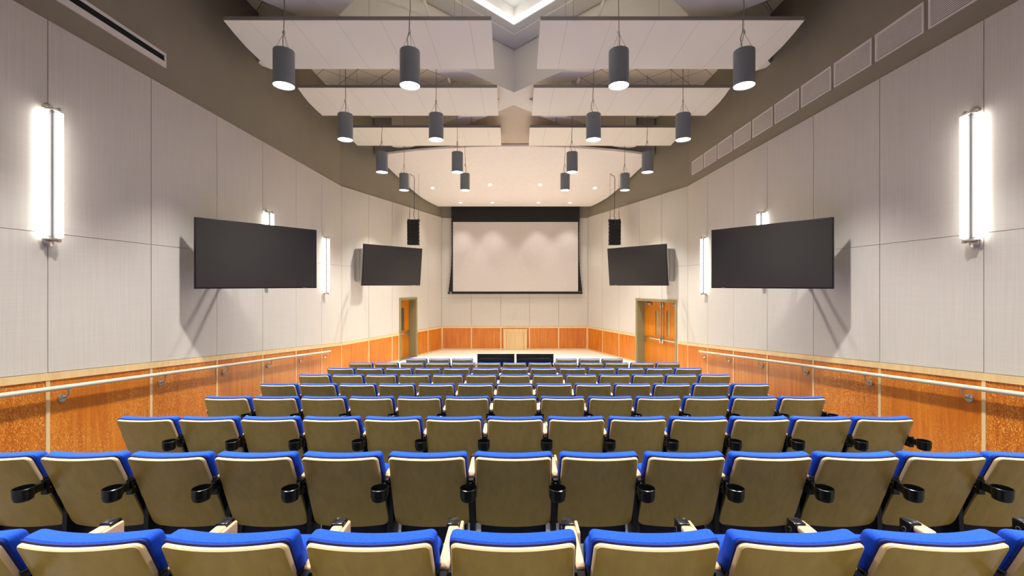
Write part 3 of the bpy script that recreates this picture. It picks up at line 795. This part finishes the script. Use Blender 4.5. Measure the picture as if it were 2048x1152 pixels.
# ------------------------------------------------------------------ theatre seats
WS = .527
RE = .42; LZ = LIFT   # rearward lean: y per unit of drop below the top
ZT = .775+LIFT
def slab(layers, w0, w1, zt, zb, r, rb, yfun, fade=False, nx=14, nz=16):
    """stack of rounded outlines; layers: (y offset, inset, material index of the ring going to the next layer)"""
    mb = MB(); L = len(layers)
    H_ = zt-zb
    # rows: dense around the corners
    rows = []
    for k in range(7): a = PI/2*k/6; rows.append(('t', a))
    for k in range(1, nz): rows.append(('m', k/nz))
    for k in range(7): a = PI/2*(6-k)/6; rows.append(('b', a))
    def pt(ly, ins, i, row):
        kind, q_ = row
        if fade: ins *= max(0, min(1, (1-(q_ if kind == 'm' else (0 if kind == 't' else 1)))*1.6-.5))
        zt_, zb_ = zt-ins, zb+ins; rt_, rb_ = max(r-ins, .004), max(rb-ins, .004)
        if kind == 't': z = zt_-rt_*(1-math.sin(PI/2-q_)); cut = rt_*(1-math.cos(PI/2-q_)) if True else 0
        elif kind == 'm': z = (zt_-rt_)+((zb_+rb_)-(zt_-rt_))*q_; cut = 0
        else: z = zb_+rb_*(1-math.sin(PI/2-q_)); cut = rb_*(1-math.cos(PI/2-q_))
        f = (zt-z)/H_; hw = (w0+(w1-w0)*f)/2-ins-cut
        s_ = i/nx*2-1; x = s_*hw
        if fade: ly = ly if z > zb+.45*H_ else max(ly, 0)
        y, z2 = yfun(x, z, ly)
        return (x, y, z2)
    idx = {}
    R_ = len(rows)
    def ring():
        out = [(i, 0) for i in range(nx+1)]+[(nx, j) for j in range(1, R_)]+[(i, R_-1) for i in range(nx-1, -1, -1)]+[(0, j) for j in range(R_-2, 0, -1)]
        return out
    rg = ring()
    for l, (ly, ins, *_m) in enumerate(layers):
        full = l in (0, L-1)
        for j in range(R_):
            for i in range(nx+1):
                if full or i in (0, nx) or j in (0, R_-1):
                    idx[l, i, j] = len(mb.v); mb.v.append(pt(ly, ins, i, rows[j]))
    for l in (0, L-1):
        mb.cur = layers[0][3] if l == 0 and len(layers[0]) > 3 else (layers[-1][2] if l else 0)
        for j in range(R_-1):
            for i in range(nx):
                mb.f.append((idx[l, i, j], idx[l, i+1, j], idx[l, i+1, j+1], idx[l, i, j+1])); mb.mi.append(mb.cur)
    for l in range(L-1):
        n = len(rg)
        for k in range(n):
            a, b = rg[k], rg[(k+1) % n]
            mb.f.append((idx[l, a[0], a[1]], idx[l, b[0], b[1]], idx[l+1, b[0], b[1]], idx[l+1, a[0], a[1]]))
            mb.mi.append(0 if fade and a[1] > 14 else layers[l][2])
    return mb
def ycurve(x): return .036*min(1, (abs(x)/.235))**2      # centre is farther back
def yshell(x, z, ly): return ly+ycurve(x)-.036+RE*(ZT-z), z
def ycush(x, z, ly): return ly+ycurve(x)-.036+RE*(ZT-z)-.0, z+(.10*(ly)*0)
ARM_Y0, ARM_Y1, ARM_Z = .11, .41, .62+LIFT
def make_seat():
    t = thing('theatre_seat', 'x', 'chair', (0, 0, 0))
    sh = slab([(-.002, .0075, 1, 0), (.004, .001, 1), (.0165, .0, 1)], .468, .49, ZT, .25+LZ, .029, .04, yshell, fade=True)
    build('back_shell', sh, ['ply', 'plyedge'], t, True)
    cu = slab([(.0175, .010, 1, 1), (.021, -.002, 1), (.026, -.003, 1), (.029, .002, 0), (.036, -.004, 0), (.06, -.006, 0), (.092, -.004, 0), (.106, .004, 0), (.113, .018, 0)],
              .474, .486, ZT+.006, .40+LZ, .022, .04, ycush)
    build('back_cushion', cu, ['blue', 'navy'], t, True)
    # tip-up seat, folded
    def yseat(x, z, ly): return .345+ly+.26*(z-.40-LZ), z
    st = slab([(-.045, .03, 0, 0), (-.035, .008, 0), (-.01, 0, 0), (.02, 0, 0), (.04, .008, 0), (.045, .02, 0)], .43, .43, .575+LZ, .255+LZ, .05, .05, yseat, nx=8, nz=8)
    build('seat', st, 'blue2', t, True)
    build('seat_pan_shaded', slab([(-.05, .02, 0, 0), (-.04, .004, 0), (.05, .0, 0), (.06, .02, 0)], .44, .44, .26+LZ, .11+LZ, .03, .05, yseat, nx=6, nz=5), 'shaded_navy', t, True)  # lower seat cover, coloured dark for the shade under the seat
    # black strips that hold the back
    for s_ in (-1, 1):
        br = MB()
        xa, xb = sorted((s_*.236, s_*.250))
        zz0, zz1 = .25+LZ, .62+LZ
        f = lambda z: RE*(ZT-z)
        br.hexa([(xa, f(zz0)+.012, zz0), (xb, f(zz0)+.012, zz0), (xb, f(zz0)+.085, zz0), (xa, f(zz0)+.085, zz0)],
                [(xa, f(zz1)+.012, zz1), (xb, f(zz1)+.012, zz1), (xb, f(zz1)+.07, zz1), (xa, f(zz1)+.07, zz1)])
        build('back_bracket', br, 'blacksteel', t)
    return t
def arm_parts(t, X):
    out = []
    a = MB().rbox(X-.025, X+.025, ARM_Y0, ARM_Y1, ARM_Z-.030, ARM_Z, .009, 3)
    out.append(build('armrest', a, 'maplearm', t, True))
    sl = lambda y: -.0892*y
    st = MB()
    st.hexa([(X-.015, .17, sl(.17)+.012), (X+.015, .17, sl(.17)+.012), (X+.015, .30, sl(.30)+.012), (X-.015, .30, sl(.30)+.012)],
            [(X-.015, .20, ARM_Z-.03), (X+.015, .20, ARM_Z-.03), (X+.015, .36, ARM_Z-.03), (X-.015, .36, ARM_Z-.03)])
    st.hexa([(X-.03, .08, sl(.08)), (X+.03, .08, sl(.08)), (X+.03, .42, sl(.42)), (X-.03, .42, sl(.42))],
            [(X-.03, .08, sl(.08)+.014), (X+.03, .08, sl(.08)+.014), (X+.03, .42, sl(.42)+.014), (X-.03, .42, sl(.42)+.014)])
    out.append(build('standard', st, 'blacksteel', t))
    return out
def right_parts(t, X):
    arm_parts(t, X)
    tb = MB().rbox(X+.026, X+.042, .36, .462, .36, ARM_Z-.004, .007, 3)
    build('folded_tablet', tb, 'maplearm', t, True)
    hg = MB().rbox(X-.034, X+.022, ARM_Y1-.0, ARM_Y1+.062, ARM_Z-.075, ARM_Z+.006, .006)
    hg.cur = 1; hg.tube([(X-.0345, ARM_Y1+.032, ARM_Z-.035), (X-.036, ARM_Y1+.032, ARM_Z-.035)], .011, 14)
    hg.cur = 0; hg.tube([(X-.036, ARM_Y1+.032, ARM_Z-.035), (X-.0375, ARM_Y1+.032, ARM_Z-.035)], .008, 14)
    build('tablet_hinge', hg, ['black', 'alu'], t, True)
    cz = .54+LZ; cy = -.05
    c = MB().lathe([(.0001, cz), (.036, cz), (.044, cz+.006), (.0455, cz+.02), (.0495, cz+.024), (.051, cz+.072), (.0515, cz+.075), (.047, cz+.077), (.046, cz+.072), (.043, cz+.012), (.0001, cz+.008)], X, cy, 28)
    cup = build('cup_holder', c, 'black', t, True)
    b_ = MB().rbox(X-.011, X+.011, cy+.045, .13, cz+.012, cz+.062, .004)
    b_.box(X-.018, X+.018, .06, .12, cz-.02, cz+.07)
    build('cup_bracket', b_, 'black', t, True)
    for z in (cz+.02, cz+.052):
        build('bracket_screw', MB().tube([(X-.0215, .082, z), (X+.0215, .082, z)], .005, 8), 'chrome', cup)
proto = make_seat(); right_parts(proto, WS/2)
endparts = []
proto_end = dup(proto, 'x')
arm_parts(proto_end, -WS/2)
ordn = ['first', 'second', 'third', 'fourth', 'fifth', 'sixth', 'seventh', 'eighth', 'ninth', 'tenth', 'eleventh', 'twelfth', 'thirteenth']
rown = ['nearest row', 'second row from the camera', 'third row from the camera', 'fourth row from the camera', 'fifth row from the camera', 'sixth row from the camera',
        'seventh row from the camera', 'eighth row from the camera', 'farthest row by the stage']
used = {'a': False, 'b': False}
seat_rows = []
for r in range(9):
    y = 1.61+1.043*r
    if r == 0: ks = [k*WS for k in range(-4, 5)]
    elif r == 8: ks = [-4.27*WS, -3.27*WS, -2.27*WS, 2.27*WS, 3.27*WS, 4.27*WS]
    else: ks = [k*WS for k in range(-6, 7)]
    n = len(ks)
    for i, x in enumerate(ks):
        x = x*(1.022 if r == 0 else 1.01 if r == 1 else 1)+(-.004 if r < 2 else .01)
        m = i-(n-1)/2
        if r == 8:
            side = 'left' if i < 3 else 'right'; j = i % 3
            pos = f'{["left", "middle", "right"][j]} of the {side} three'
        elif m == 0: pos = 'centre seat'
        elif i == 0 and r: pos = 'leftmost beside the left aisle'
        elif i == n-1 and r: pos = 'rightmost beside the right aisle'
        elif m < 0: pos = f'{ordn[int(-m)-1]} seat left of centre'
        else: pos = f'{ordn[int(m)-1]} seat right of centre'
        lab = f'blue upholstered seat with maple back, {pos}, {rown[r]}'
        grp = f'seats of the {rown[r]}'
        loc = (x, y, floor_z(y))
        end = (i == 0 and r > 0) or (r == 8 and i == 3)
        src, key = (proto_end, 'b') if end else (proto, 'a')
        if not used[key]:
            used[key] = True; src.location = (x, y, loc[2]+CH); src['label'] = lab; src['group'] = grp
        else: dup(src, lab, loc, None, grp)
